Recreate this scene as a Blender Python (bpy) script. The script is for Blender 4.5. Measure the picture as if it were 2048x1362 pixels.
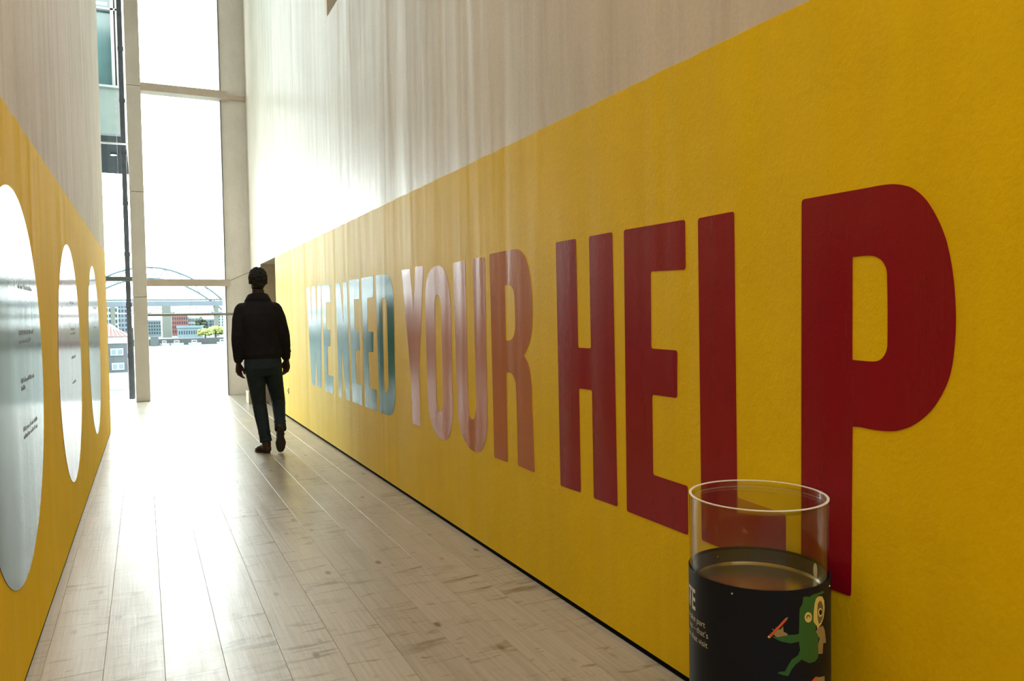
import bpy, bmesh, math, random
from mathutils import Vector, Matrix
random.seed(7)
for o in list(bpy.data.objects): bpy.data.objects.remove(o)
S = bpy.context.scene
COL = S.collection
PI = math.pi

# ------------------------------------------------------------------ camera
CAM_H = 1.32
cam = bpy.data.cameras.new('camera'); camo = bpy.data.objects.new('camera', cam); COL.objects.link(camo)
cam.sensor_width = 36.0; cam.sensor_fit = 'HORIZONTAL'; cam.lens = 36.0 * 1530 / 2048
cam.clip_start = 0.05; cam.clip_end = 3000
Mx = Matrix([[0.900602, 0.029648, -0.433633], [-0.434332, 0.023541, -0.900445], [-0.016488, 0.999283, 0.034078]])
camo.matrix_world = Matrix.Translation((0, 0, CAM_H)) @ Mx.to_4x4()
S.camera = camo

# ------------------------------------------------------------------ sky, lights, exposure
w = bpy.data.worlds.new('overcast_sky'); S.world = w; w.use_nodes = True
nt = w.node_tree; nt.nodes.clear()
wo = nt.nodes.new('ShaderNodeOutputWorld'); bg = nt.nodes.new('ShaderNodeBackground')
tc = nt.nodes.new('ShaderNodeTexCoord'); nz = nt.nodes.new('ShaderNodeTexNoise'); cr = nt.nodes.new('ShaderNodeValToRGB')
mp = nt.nodes.new('ShaderNodeMapping'); mp.inputs['Scale'].default_value = (1, 1, 2.5)
nz.inputs['Scale'].default_value = 2.2; nz.inputs['Detail'].default_value = 4
cr.color_ramp.elements[0].position = .3; cr.color_ramp.elements[0].color = (.86, .93, 1, 1)
cr.color_ramp.elements[1].position = .65; cr.color_ramp.elements[1].color = (1, .995, .98, 1)
nt.links.new(tc.outputs['Generated'], mp.inputs[0]); nt.links.new(mp.outputs[0], nz.inputs['Vector'])
nt.links.new(nz.outputs['Fac'], cr.inputs[0]); nt.links.new(cr.outputs[0], bg.inputs[0]); nt.links.new(bg.outputs[0], wo.inputs[0])
bg.inputs[1].default_value = 15.0

def area(name, loc, rot, sx, sy, power, color=(1, 1, 1), portal=False):
    l = bpy.data.lights.new(name, 'AREA'); l.shape = 'RECTANGLE'; l.size = sx; l.size_y = sy
    l.energy = power; l.color = color
    o = bpy.data.objects.new(name, l); COL.objects.link(o); o.location = loc; o.rotation_euler = rot
    if portal: l.cycles.is_portal = True
    return o
# sampling aids only: they mark the glazed opening for the sky light
area('window_portal', (-1.0, 14.35, 4.25), (-PI/2, 0, 0), 4.7, 8.5, 1, portal=True)
# unseen warm lights added as fill, behind the visitor and above the corridor
area('gallery_fill', (.63, -2.2, 6.6), (math.radians(12), 0, 0), 2.0, 4.0, 225, (1.0, .92, .78))
area('gallery_fill', (0.35, 4.4, 8.3), (0, 0, 0), 1.4, 6.0, 95, (1.0, .95, .86))
S.view_settings.view_transform = 'Standard'; S.view_settings.look = 'None'
S.view_settings.gamma = 1.0; S.view_settings.use_curve_mapping = False
S.view_settings.exposure = 0.0

# ------------------------------------------------------------------ node helpers
def mat(name):
    m = bpy.data.materials.new(name); m.use_nodes = True
    b = m.node_tree.nodes['Principled BSDF']
    return m, m.node_tree, b
def N(nt, t, **k):
    n = nt.nodes.new(t)
    for a, v in k.items(): setattr(n, a, v)
    return n
def coords(nt, scale=(1, 1, 1), rnd=False):
    t = N(nt, 'ShaderNodeTexCoord'); m = N(nt, 'ShaderNodeMapping'); m.inputs['Scale'].default_value = scale
    if rnd:
        oi = N(nt, 'ShaderNodeObjectInfo'); a = N(nt, 'ShaderNodeVectorMath', operation='MULTIPLY_ADD')
        v = N(nt, 'ShaderNodeCombineXYZ')
        for i in range(3): nt.links.new(oi.outputs['Random'], v.inputs[i])
        a.inputs[1].default_value = (37, 91, 13)
        nt.links.new(v.outputs[0], a.inputs[0]); nt.links.new(t.outputs['Object'], a.inputs[2])
        nt.links.new(a.outputs[0], m.inputs[0])
    else: nt.links.new(t.outputs['Object'], m.inputs[0])
    return m.outputs[0]
def noise(nt, vec, scale=1, detail=3, rough=.5, dist=0):
    n = N(nt, 'ShaderNodeTexNoise'); n.inputs['Scale'].default_value = scale; n.inputs['Detail'].default_value = detail
    n.inputs['Roughness'].default_value = rough; n.inputs['Distortion'].default_value = dist
    nt.links.new(vec, n.inputs['Vector']); return n.outputs['Fac']
def ramp(nt, fac, *st):
    r = N(nt, 'ShaderNodeValToRGB'); e = r.color_ramp.elements
    while len(e) < len(st): e.new(.5)
    for el, (p, c) in zip(e, st):
        el.position = p; el.color = (c[0], c[1], c[2], 1) if hasattr(c, '__len__') else (c, c, c, 1)
    nt.links.new(fac, r.inputs[0]); return r.outputs[0]
def mix(nt, a, b, fac=.5, mode='MIX'):
    m = N(nt, 'ShaderNodeMix', data_type='RGBA', blend_type=mode)
    for s, v in ((m.inputs[6], a), (m.inputs[7], b)):
        if hasattr(v, 'is_linked') or hasattr(v, 'links'): nt.links.new(v, s)
        else: s.default_value = (*v, 1)
    if hasattr(fac, 'links'): nt.links.new(fac, m.inputs[0])
    else: m.inputs[0].default_value = fac
    return m.outputs[2]
def bump(nt, b, h, strength, dist, prev=None):
    n = N(nt, 'ShaderNodeBump'); n.inputs['Strength'].default_value = strength; n.inputs['Distance'].default_value = dist
    nt.links.new(h, n.inputs['Height'])
    if prev is not None: nt.links.new(prev, n.inputs['Normal'])
    nt.links.new(n.outputs[0], b.inputs['Normal']); return n.outputs[0]
def plain(name, c, rough=.6, metal=0, spec=.5, var=.08, scale=6, bmp=0):
    m, t, b = mat(name); v = coords(t)
    f = noise(t, v, scale, 4)
    lo = tuple(max(0, x*(1-var)) for x in c); hi = tuple(min(1, x*(1+var)) for x in c)
    t.links.new(ramp(t, f, (.3, lo), (.7, hi)), b.inputs['Base Color'])
    b.inputs['Roughness'].default_value = rough; b.inputs['Metallic'].default_value = metal
    b.inputs['Specular IOR Level'].default_value = spec
    if bmp: bump(t, b, noise(t, v, scale*12, 3), .5, bmp)
    return m

# wall surfaces share the same hand-trowelled undulation: vertical ripples plus a fine paper grain
def wall_relief(t, b, big, fine, rip=1.0):
    v1 = coords(t, (1, 1.5, .12)); r1 = noise(t, v1, 1.6, 2.2, .5, .25)
    v2 = coords(t, (1, 1, .75)); r2 = noise(t, v2, 70, 3, .6)
    n1 = bump(t, b, r1, rip, big)
    return bump(t, b, r2, .6, fine, n1)
def concrete(name, c, rough=.42, spec=.3):
    m, t, b = mat(name)
    st = noise(t, coords(t, (1, 5.5, .22)), 1.6, 5, .65, .2)
    sp = noise(t, coords(t), 55, 4, .7)
    pa = noise(t, coords(t, (1, .8, .8)), 1.3, 4, .6)
    a = ramp(t, st, (.3, tuple(x*.88 for x in c)), (.5, c), (.72, tuple(min(1, x*1.07) for x in c)))
    a = mix(t, a, ramp(t, pa, (.35, .84), (.65, 1.0)), .8, 'MULTIPLY')
    a = mix(t, a, ramp(t, sp, (.3, .88), (.6, 1.0)), .7, 'MULTIPLY')
    t.links.new(a, b.inputs['Base Color'])
    t.links.new(ramp(t, st, (.3, rough+.12), (.7, rough-.04)), b.inputs['Roughness']); b.inputs['Specular IOR Level'].default_value = spec
    if spec < .2: b.inputs['IOR'].default_value = 1.2
    wall_relief(t, b, .022, .0012); return m
M = {}
M['concrete'] = concrete('bare_concrete', (.72, .64, .53), .36, .6)
M['concrete_left'] = concrete('dimmed_concrete', (.66, .60, .51), .68, .15)  # duller, darker copy of the wall concrete: the left wall's weaker light in colour
M['concrete_bloom'] = concrete('bloom_whitened_concrete', (.90, .86, .80))  # base colour whitened to carry the window bloom on the pier
def paint(name, c, c2, rough, rr=.06, relief=.02, fine=.002, spec=.5, ior=1.27):
    m, t, b = mat(name); b.inputs['IOR'].default_value = ior
    st = noise(t, coords(t, (1, 4, .2)), 1.8, 5, .65, .2); sp = noise(t, coords(t), 3, 4, .6)
    a = ramp(t, st, (.3, c2), (.62, c)); a = mix(t, a, ramp(t, sp, (.3, .93), (.7, 1.0)), 1, 'MULTIPLY')
    t.links.new(a, b.inputs['Base Color'])
    t.links.new(ramp(t, st, (.3, rough+rr), (.7, rough-rr)), b.inputs['Roughness'])
    b.inputs['Specular IOR Level'].default_value = spec
    wall_relief(t, b, relief, fine); return m
M['yellow'] = paint('yellow_wall_vinyl', (.86, .59, .002), (.83, .555, .002), .50, spec=.22, ior=1.33)
M['yellow_dimmed'] = paint('dimmed_matt_yellow', (.80, .52, .004), (.77, .49, .004), .68, spec=.15, ior=1.25)  # darker, duller copy of the yellow, putting the left wall's weaker light into colour
M['crimson'] = paint('crimson_vinyl', (.29, .005, .019), (.26, .004, .014), .26, .03, .02, .0012, .5, 1.4)
M['salmon'] = paint('dusty_brown_vinyl', (.52, .19, .085), (.48, .17, .075), .20, .03, .02, .0012, .5, 1.19)
M['teal'] = paint('teal_vinyl', (.055, .20, .21), (.045, .18, .19), .17, .02, .012, .0012, .5, 1.13)
M['disc_teal'] = paint('teal_disc_vinyl', (.09, .14, .115), (.08, .125, .10), .13, .02, .003, .0005, .3, 1.07)
M['disc_pink'] = paint('rose_disc_vinyl', (.26, .12, .09), (.23, .11, .08), .13, .02, .003, .0005, .3, 1.07)
M['disc_blue'] = paint('blue_disc_vinyl', (.10, .17, .20), (.09, .155, .18), .13, .02, .003, .0005, .3, 1.07)
M['disc_ink'] = plain('grey_ink', (.07, .08, .08), .4)
M['dark_gap'] = plain('dark_shadow_gap_trim', (.006, .007, .008), .95, spec=.02)
M['olive'] = plain('olive_unlit_jamb', (.17, .14, .07), .6)  # dark olive puts the reveal's lack of light into its colour
M['jamb'] = plain('beige_jamb_plaster', (.44, .36, .26), .6, bmp=.001)
M['black_metal'] = plain('black_metal', (.012, .014, .018), .35)
M['col'] = concrete('column_concrete', (.66, .61, .53), .55)
M['steel'] = plain('dark_weathered_steel', (.035, .04, .045), .5, var=.3, scale=14, bmp=.003)
M['beam'] = plain('beige_painted_beam', (.55, .47, .38), .5, bmp=.001)
M['bar'] = plain('grey_painted_bar', (.22, .22, .19), .4)
M['transom'] = plain('grey_green_transom', (.10, .12, .11), .4)
M['white'] = plain('white_paint', (.75, .76, .76), .5)
M['ceil'] = plain('ceiling_plaster', (.55, .52, .48), .8)

# floor boards
def plank_mat():
    m, t, b = mat('limed_pine_board')
    oi = N(t, 'ShaderNodeObjectInfo')
    base = ramp(t, oi.outputs['Random'], (0, (.36, .315, .25)), (.35, (.42, .37, .30)), (.7, (.385, .34, .275)), (1, (.45, .40, .33)))
    g = noise(t, coords(t, (26, .9, 1), True), 1.6, 6, .65, 1.4)
    base = mix(t, base, ramp(t, g, (.35, .80), (.55, 1.0)), .75, 'MULTIPLY')
    ring = N(t, 'ShaderNodeTexWave', wave_type='RINGS', rings_direction='Z'); ring.inputs['Scale'].default_value = 2.2
    ring.inputs['Distortion'].default_value = 5; ring.inputs['Detail'].default_value = 3
    t.links.new(coords(t, (6, .7, 1), True), ring.inputs['Vector'])
    base = mix(t, base, ramp(t, ring.outputs['Fac'], (0, .88), (.35, 1.0)), .55, 'MULTIPLY')
    # worn smudges lying across the boards
    sm = noise(t, coords(t, (3.2, 17, 1), True), 1.0, 3, .6, .7)
    smm = ramp(t, sm, (.55, 0), (.68, 1))
    big = noise(t, coords(t, (.9, .9, 1)), 1.2, 3, .5); bm_ = ramp(t, big, (.42, 0), (.62, 1))
    f = N(t, 'ShaderNodeMath', operation='MULTIPLY'); t.links.new(smm, f.inputs[0]); t.links.new(bm_, f.inputs[1])
    base = mix(t, base, (.19, .145, .085), f.outputs[0])
    s2 = noise(t, coords(t, (7, 26, 1), True), 1.0, 2, .5, 1.0); base = mix(t, base, (.21, .165, .10), ramp(t, s2, (.64, 0), (.73, .85)))
    # knots
    vo = N(t, 'ShaderNodeTexVoronoi', feature='F1'); vo.inputs['Scale'].default_value = 1.0
    t.links.new(coords(t, (6.5, 3.0, 1), True), vo.inputs['Vector'])
    kn = ramp(t, vo.outputs['Distance'], (.05, 1), (.13, 0))
    base = mix(t, base, (.16, .115, .065), kn)
    fl = noise(t, coords(t, (1, 1, 1), True), 160, 2); base = mix(t, base, ramp(t, fl, (.24, .55), (.34, 1)), .8, 'MULTIPLY')
    t.links.new(base, b.inputs['Base Color'])
    rr = noise(t, coords(t, (9, 1.4, 1), True), 1.5, 4, .6)
    t.links.new(ramp(t, rr, (.3, .29), (.7, .42)), b.inputs['Roughness'])
    b.inputs['Specular IOR Level'].default_value = .42; b.inputs['Coat Weight'].default_value = .12; b.inputs['Coat Roughness'].default_value = .17
    n1 = bump(t, b, sm, .5, .0025); n2 = bump(t, b, g, .5, .0012, n1)
    return m
M['plank'] = plank_mat()
M['subfloor'] = plain('dark_subfloor', (.05, .04, .03), .8)

def thin_glass(name, tint, ior=1.45, rough=.01):
    m = bpy.data.materials.new(name); m.use_nodes = True; t = m.node_tree; t.nodes.clear()
    o = N(t, 'ShaderNodeOutputMaterial'); tr = N(t, 'ShaderNodeBsdfTransparent'); gl = N(t, 'ShaderNodeBsdfGlossy')
    mx = N(t, 'ShaderNodeMixShader')
    lw = N(t, 'ShaderNodeLayerWeight'); lw.inputs[0].default_value = .5     # Schlick fresnel, the same from both sides
    pw = N(t, 'ShaderNodeMath', operation='POWER'); pw.inputs[1].default_value = 5
    ma = N(t, 'ShaderNodeMath', operation='MULTIPLY_ADD'); f0 = ((ior-1)/(ior+1))**2; ma.inputs[1].default_value = 1-f0; ma.inputs[2].default_value = f0
    t.links.new(lw.outputs['Facing'], pw.inputs[0]); t.links.new(pw.outputs[0], ma.inputs[0])
    tr.inputs[0].default_value = (*tint, 1); gl.inputs['Roughness'].default_value = rough
    t.links.new(ma.outputs[0], mx.inputs[0]); t.links.new(tr.outputs[0], mx.inputs[1]); t.links.new(gl.outputs[0], mx.inputs[2])
    t.links.new(mx.outputs[0], o.inputs[0]); return m
M['pane'] = thin_glass('window_pane', (.93, .985, .965), 1.3)
M['acrylic'] = thin_glass('clear_acrylic', (.97, .97, .955), 1.44, .10)

# ------------------------------------------------------------------ mesh helpers
def link(name, bm, m, parent=None, smooth=False, kind=None):
    me = bpy.data.meshes.new(name); bmesh.ops.recalc_face_normals(bm, faces=bm.faces[:])
    for e in bm.edges:
        if len(e.link_faces) == 2 and e.calc_face_angle(0) > 1.0: e.smooth = False
    bm.to_mesh(me); bm.free()
    if m is not None: me.materials.append(m)
    if smooth:
        for p in me.polygons: p.use_smooth = True
    o = bpy.data.objects.new(name, me); COL.objects.link(o)
    if parent is not None: o.parent = parent
    if kind: o['kind'] = kind
    return o
def empty(name, loc, label, cat, group=None, rz=0):
    o = bpy.data.objects.new(name, None); COL.objects.link(o); o.location = loc; o.rotation_euler = (0, 0, rz)
    o.empty_display_size = .1
    o['label'] = label; o['category'] = cat
    if group: o['group'] = group
    return o
def tag(o, label, cat, group=None):
    o['label'] = label; o['category'] = cat
    if group: o['group'] = group
    return o
def box(bm, x0, x1, y0, y1, z0, z1, bev=0):
    vs = [bm.verts.new(p) for p in ((x0,y0,z0),(x1,y0,z0),(x1,y1,z0),(x0,y1,z0),(x0,y0,z1),(x1,y0,z1),(x1,y1,z1),(x0,y1,z1))]
    fs = [bm.faces.new([vs[i] for i in f]) for f in ((0,3,2,1),(4,5,6,7),(0,1,5,4),(1,2,6,5),(2,3,7,6),(3,0,4,7))]
    if bev:
        es = list({e for f in fs for e in f.edges})
        bmesh.ops.bevel(bm, geom=es, offset=bev, segments=2, affect='EDGES', profile=.6)
def bx(name, dims, m, parent=None, bev=0, kind=None):
    bm = bmesh.new(); box(bm, *dims, bev=bev); return link(name, bm, m, parent, kind=kind)
def tube(bm, pts, rad, n=12, ref=(1, 0, 0), cap=True):
    pts = [Vector(p) for p in pts]; rings = []
    for i, p in enumerate(pts):
        t = (pts[min(i+1, len(pts)-1)] - pts[max(i-1, 0)]).normalized()
        r = Vector(ref); u = r - r.dot(t)*t
        if u.length < .05: u = Vector((0, 1, 0)) - t.y*t
        u.normalize(); v = t.cross(u)
        a, b = rad[i] if hasattr(rad[i], '__len__') else (rad[i], rad[i])
        rings.append([bm.verts.new(p + a*math.cos(2*PI*k/n)*u + b*math.sin(2*PI*k/n)*v) for k in range(n)])
    for A, B in zip(rings, rings[1:]):
        for k in range(n): bm.faces.new((A[k], A[(k+1) % n], B[(k+1) % n], B[k]))
    if cap: bm.faces.new(rings[0][::-1]); bm.faces.new(rings[-1])
def ball(bm, c, r, seg=16, rings=10):
    r = r if hasattr(r, '__len__') else (r, r, r)
    ret = bmesh.ops.create_uvsphere(bm, u_segments=seg, v_segments=rings, radius=1)
    bmesh.ops.transform(bm, verts=ret['verts'], matrix=Matrix.Translation(c) @ Matrix.Diagonal((*r, 1)))
    return ret['verts']
def limb(bm, pts, rad, n=12, ref=(1, 0, 0)):
    tube(bm, pts, rad, n, ref)
    for p, r in ((pts[0], rad[0]), (pts[-1], rad[-1])):
        a = r[0] if hasattr(r, '__len__') else r; b = r[1] if hasattr(r, '__len__') else r
        ball(bm, p, min(a, b)*.96, 12, 8)
def union(o, voxel, sm=4, fac=.5):
    r = o.modifiers.new('union', 'REMESH'); r.mode = 'VOXEL'; r.voxel_size = voxel; r.use_smooth_shade = True
    s = o.modifiers.new('relax', 'SMOOTH'); s.iterations = sm; s.factor = fac
def round_poly(P, r, seg=3):
    out = []; n = len(P)
    for i in range(n):
        a, b, c = Vector(P[i-1]), Vector(P[i]), Vector(P[(i+1) % n])
        d1 = a-b; d2 = c-b; ang = d1.angle(d2)
        if ang > 2.4 or d1.length < 3*r or d2.length < 3*r or r == 0: out.append(tuple(b)); continue
        k = r/math.tan(ang/2) if ang > .5 else r
        k = min(k, d1.length*.4, d2.length*.4)
        p, q = b + d1.normalized()*k, b + d2.normalized()*k
        for s in range(seg+1):
            u = s/seg; out.append(tuple((1-u)**2*p + 2*u*(1-u)*b + u*u*q))
    return out
def smooth_poly(P):
    # Catmull-Rom through the shallow corners, so traced curves read as curves
    out = []; n = len(P)
    def shallow(i):
        a, b, c = (Vector(P[(i+k) % n]) for k in (-1, 0, 1)); return (b-a).angle(c-b) < .75
    for i in range(n):
        out.append(P[i])
        if shallow(i) or shallow((i+1) % n):
            p0, p1, p2, p3 = (Vector(P[(i+k) % n]) for k in (-1, 0, 1, 2))
            if not shallow(i): p0 = p1 + (p1-p2)*.5
            if not shallow((i+1) % n): p3 = p2 + (p2-p1)*.5
            L = (p2-p1).length
            m1 = (p2-p0); m2 = (p3-p1)
            if m1.length > 0: m1 = m1.normalized()*L
            if m2.length > 0: m2 = m2.normalized()*L
            for u in (.25, .5, .75):
                h = (2*u**3-3*u*u+1)*p1 + (u**3-2*u*u+u)*m1 + (-2*u**3+3*u*u)*p2 + (u**3-u*u)*m2
                out.append(tuple(h))
    return out
def flat(bm, outer, holes=(), th=.001, fn=None):
    """polygon with holes -> thin extruded sheet; fn maps (u, v, w) to world"""
    es = []
    for lp in [outer, *holes]:
        vs = [bm.verts.new((p[0], p[1], 0)) for p in lp]
        es += [bm.edges.new((vs[i], vs[(i+1) % len(vs)])) for i in range(len(vs))]
    r = bmesh.ops.triangle_fill(bm, use_beauty=True, use_dissolve=False, edges=es)
    fs = [g for g in r['geom'] if isinstance(g, bmesh.types.BMFace)]
    ex = bmesh.ops.extrude_face_region(bm, geom=fs)
    for v in (g for g in ex['geom'] if isinstance(g, bmesh.types.BMVert)): v.co.z += th
    if fn:
        for v in bm.verts: v.co = fn(*v.co)

# ------------------------------------------------------------------ the setting
XR = 1.71; CZ = 8.5; YG = 14.1
LA, LB = -.4517, .0063                       # left wall line x = LA + LB*y
def xl(y): return LA + LB*y

floor = bx('floor', (-3.6, 2.4, -5.2, 14.1, -.30, -.03), M['subfloor'], kind='structure')
def plank(x0, x1, y0, y1):
    bm = bmesh.new(); L2 = (y1-y0)/2; W2 = (x1-x0)/2; g = .0004; c = .0009
    rr = [(-W2+g, -.029), (-W2+g, -c), (-W2+g+c, 0), (W2-g-c, 0), (W2-g, -c), (W2-g, -.029)]
    A = [bm.verts.new((x, -L2+g, z)) for x, z in rr]; B = [bm.verts.new((x, L2-g, z)) for x, z in rr]
    for i in range(6): bm.faces.new((A[i], A[(i+1) % 6], B[(i+1) % 6], B[i]))
    bm.faces.new(A[::-1]); bm.faces.new(B)
    o = link('plank', bm, M['plank'], floor)
    o.location = ((x0+x1)/2, (y0+y1)/2, random.uniform(-.0006, .0006)); return o
PW = .209
edges = [-.173 + PW*k for k in range(-14, 10)]
for k, e in enumerate(edges[:-1]):
    x0, x1 = e, min(e+PW, XR+.02)
    if x0 > XR: break
    ys = -5.2 if x1 > -.5 else 9.2
    y = ys - random.uniform(0, 2.5)
    while y < YG:
        L = random.choice((2.4, 2.9, 3.3, 3.8)) + random.uniform(-.2, .2)
        a, b = max(y, ys), min(y+L, YG)
        if YG-b < .5: b = YG
        if b-a > .05: plank(x0, x1, a, b)
        y = b if b == YG else y+L

# right wall with a doorway and a high opening
wr = bmesh.new(); T = .38
for b in ((-5.2, 11.24, .016, 4.26), (11.24, 12.75, 2.19, 4.26), (12.75, 14.1, .016, 4.26),
          (-5.2, 2.6, 4.26, 8.5), (7.66, 14.1, 4.26, 8.5), (2.6, 7.66, 6.6, 8.5)):
    box(wr, XR, XR+T, b[0], b[1], b[2], b[3])
wall_right = link('wall_right', wr, M['concrete'], kind='structure')
wd = [(-5.2, 2.19), (11.22, 2.19)]
bm = bmesh.new()
pts = [(-5.2, .02), (11.24, .02)] + [(11.24 - i*.08, 2.185 + random.uniform(-.0025, .0025)) for i in range(206)]
flat(bm, pts, (), .002, lambda s, z, t: Vector((XR-.0005-t, s, z)))
yb = link('painted_band', bm, M['yellow'], wall_right); yb['label'] = 'bright yellow band along the foot of the wall'
bx('shadow_gap', (XR-.0015, XR+.02, -5.2, 11.24, .0005, .0195), M['dark_gap'], wall_right)
# doorway: far jamb, soffit and the dark passage behind
bx('door_jamb', (XR+.001, XR+1.2, 12.742, 12.80, 0, 2.19), M['jamb'], wall_right)
bx('door_soffit', (XR+.003, XR+1.2, 11.24, 12.75, 2.185, 2.23), M['jamb'], wall_right)
bx('passage_wall', (XR+1.2, XR+1.25, 11.0, 12.8, 0, 2.25), M['jamb'], wall_right)
bx('passage_wall', (XR+.382, XR+1.2, 11.19, 11.238, 0, 2.25), M['jamb'], wall_right)
bx('passage_floor', (XR+.02, XR+1.2, 11.24, 12.75, -.029, 0), M['plank'], wall_right)
# high opening: reveal in an unlit-looking dark olive, with a black frame
win = bx('window_1', (XR+.015, XR+.9, 7.65, 7.70, 4.26, 6.6), M['olive'], kind='structure')
bx('window_back', (XR+.9, XR+.95, 2.5, 7.70, 4.2, 6.7), M['olive'], win)
bx('window_ledge', (XR+.002, XR+.9, 2.6, 7.66, 4.255, 4.262), M['olive'], win)
bx('window_frame', (XR+.16, XR+.2, 7.59, 7.648, 4.262, 6.6), M['black_metal'], win)
bx('window_frame', (XR+.16, XR+.2, 2.6, 2.66, 4.262, 6.6), M['black_metal'], win)

# left wall
def skew(bm, off=0):
    for v in bm.verts: v.co.x += LB*v.co.y
bm = bmesh.new(); box(bm, LA-.18, LA, -5.2, 10.33, .012, 8.5); skew(bm)
wall_left = link('wall_left', bm, M['concrete_left'], kind='structure')
bm = bmesh.new()
pts = [(-5.2, .014), (10.325, .014)] + [(10.325 - i*.06, 2.105 + (10.3-i*.06)*.003 + random.uniform(-.006, .006)) for i in range(258)]
flat(bm, pts, (), .002, lambda s, z, t: Vector((xl(s)+.0005+t, s, z)))
yl = link('painted_band', bm, M['yellow_dimmed'], wall_left); yl['label'] = 'yellow band with rough top edge'
bm = bmesh.new(); box(bm, LA-.1, LA+.001, -5.2, 10.3, .0005, .0135); skew(bm); link('shadow_gap', bm, M['dark_gap'], wall_left)

bx('wall_back', (-3.6, 2.4, -5.4, -5.2, -.03, 8.5), M['concrete'], kind='structure')
bx('ceiling', (-3.6, 2.4, -5.4, 14.4, 8.5, 8.7), M['ceil'], kind='structure')
bx('wall_side', (-3.6, -3.4, -5.2, 14.4, -.03, 8.5), M['concrete_bloom'], kind='structure')
# pier at the right end of the glazing
bx('wall_pier', (1.31, XR+T, 14.1, 14.78, -.3, 8.5), M['concrete_bloom'], kind='structure')
bm = bmesh.new(); tube(bm, [(1.375, 14.098, 1.985), (1.705, 14.098, 2.135)], [.006, .006], 6)  # thin beige line running diagonally over the pier face
link('diagonal_strip', bm, M['jamb'], bpy.data.objects['wall_pier'])
# threshold outside the glass
bx('trim_sill', (-3.6, 1.31, 14.1, 14.5, -.35, -.002), M['white'], kind='structure')

# tall window wall at the far end
w2 = empty('window_2', (0, 14.25, 0), '', ''); del w2['label']; del w2['category']; w2['kind'] = 'structure'
def wp(name, dims, m, bev=0):
    o = bx(name, dims, m, None, bev); o.parent = w2; o.matrix_parent_inverse = Matrix.Translation((0, -14.25, 0)); return o
wp('glass_pane', (-.05, 1.30, 14.19, 14.20, 0.0, 1.88), M['pane'])
wp('glass_pane', (-.05, 1.30, 14.19, 14.20, 2.01, 5.06), M['pane'])
wp('glass_pane', (-.05, 1.30, 14.19, 14.20, 5.20, 8.48), M['pane'])
for z0, z1 in ((0, 1.97), (2.05, 4.22), (4.25, 6.9), (6.93, 8.48)):
    wp('glass_pane', (-1.75, -.30, 14.25, 14.26, z0, z1), M['pane'])
    wp('glass_pane', (-3.38, -1.79, 14.25, 14.26, z0, z1), M['pane'])
wp('beam', (.06, 1.37, 13.93, 14.18, 1.885, 2.0), M['beam'], .006)
wp('beam', (.06, 1.40, 13.93, 14.18, 5.07, 5.20), M['beam'], .006)
wp('beam_bracket', (1.37, XR, 14.02, 14.10, 5.09, 5.16), M['beam'], .004)
bm = bmesh.new(); tube(bm, [(.05, 13.9, 1.405), (1.50, 13.9, 1.405)], [.022, .022], 12); o = link('rail', bm, M['bar'], w2, True); o.matrix_parent_inverse = Matrix.Translation((0, -14.25, 0))
bm = bmesh.new(); box(bm, 1.455, 1.475, 13.9, 14.1, 1.39, 1.42); o = link('rail_bracket', bm, M['bar'], w2); o.matrix_parent_inverse = Matrix.Translation((0, -14.25, 0))
wp('mullion', (1.296, 1.312, 14.08, 14.20, 0, 8.49), M['transom'])
wp('transom', (-3.38, -.06, 14.12, 14.24, 1.975, 2.045), M['transom'])
wp('transom', (-3.38, -.06, 14.20, 14.26, 4.225, 4.245), M['white'])
wp('transom', (-3.38, -.06, 14.20, 14.26, 6.905, 6.925), M['transom'])
wp('mullion', (-1.79, -1.75, 14.15, 14.27, 0, 8.49), M['transom'])

# concrete column and the dark steel post behind it
cb = empty('column', (-.031, 13.95, 0), 'tall beige concrete column in front of the glass wall', 'column')
bm = bmesh.new()
for i in range(5):
    box(bm, -.106, .106, -.15, .15, max(.0, i*1.7+.004), (i+1)*1.7-.002, .008)
link('shaft', bm, M['col'], cb)
sp = empty('steel_post', (-.200, 14.42, -.002), 'dark weathered steel post just left of the concrete column', 'post')
bm = bmesh.new(); box(bm, -.045, .03, -.05, .05, 0, 8.2, .004); link('flange', bm, M['steel'], sp)
bm = bmesh.new(); box(bm, .03, .045, -.012, .012, 0, 1.2); link('web', bm, M['steel'], sp)
for i in range(9):
    bm = bmesh.new(); z = .7+i*.85; box(bm, -.05, .04, -.06, -.051, z, z+.07, .003); link('clamp', bm, M['steel'], sp)

# low plinth block against the foot of the wall
bl = bx('plinth_block', (1.437, 1.70, 12.40, 12.74, .001, .19), M['jamb'], bev=.005)
tag(bl, 'low beige block on the floor beside the far doorway', 'block')

# small thermostat-like fitting low on the yellow wall beyond the person
sk = empty('wall_socket', (XR-.003, 10.40, .36), 'small pale socket low on the yellow wall near the far doorway', 'socket')
bm = bmesh.new(); box(bm, -.012, 0, -.035, .035, -.04, .04, .003); link('plate', bm, M['white'], sk)
bm = bmesh.new(); box(bm, -.014, -.0121, -.012, .012, -.012, .012); link('slot', bm, M['dark_gap'], sk)

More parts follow.
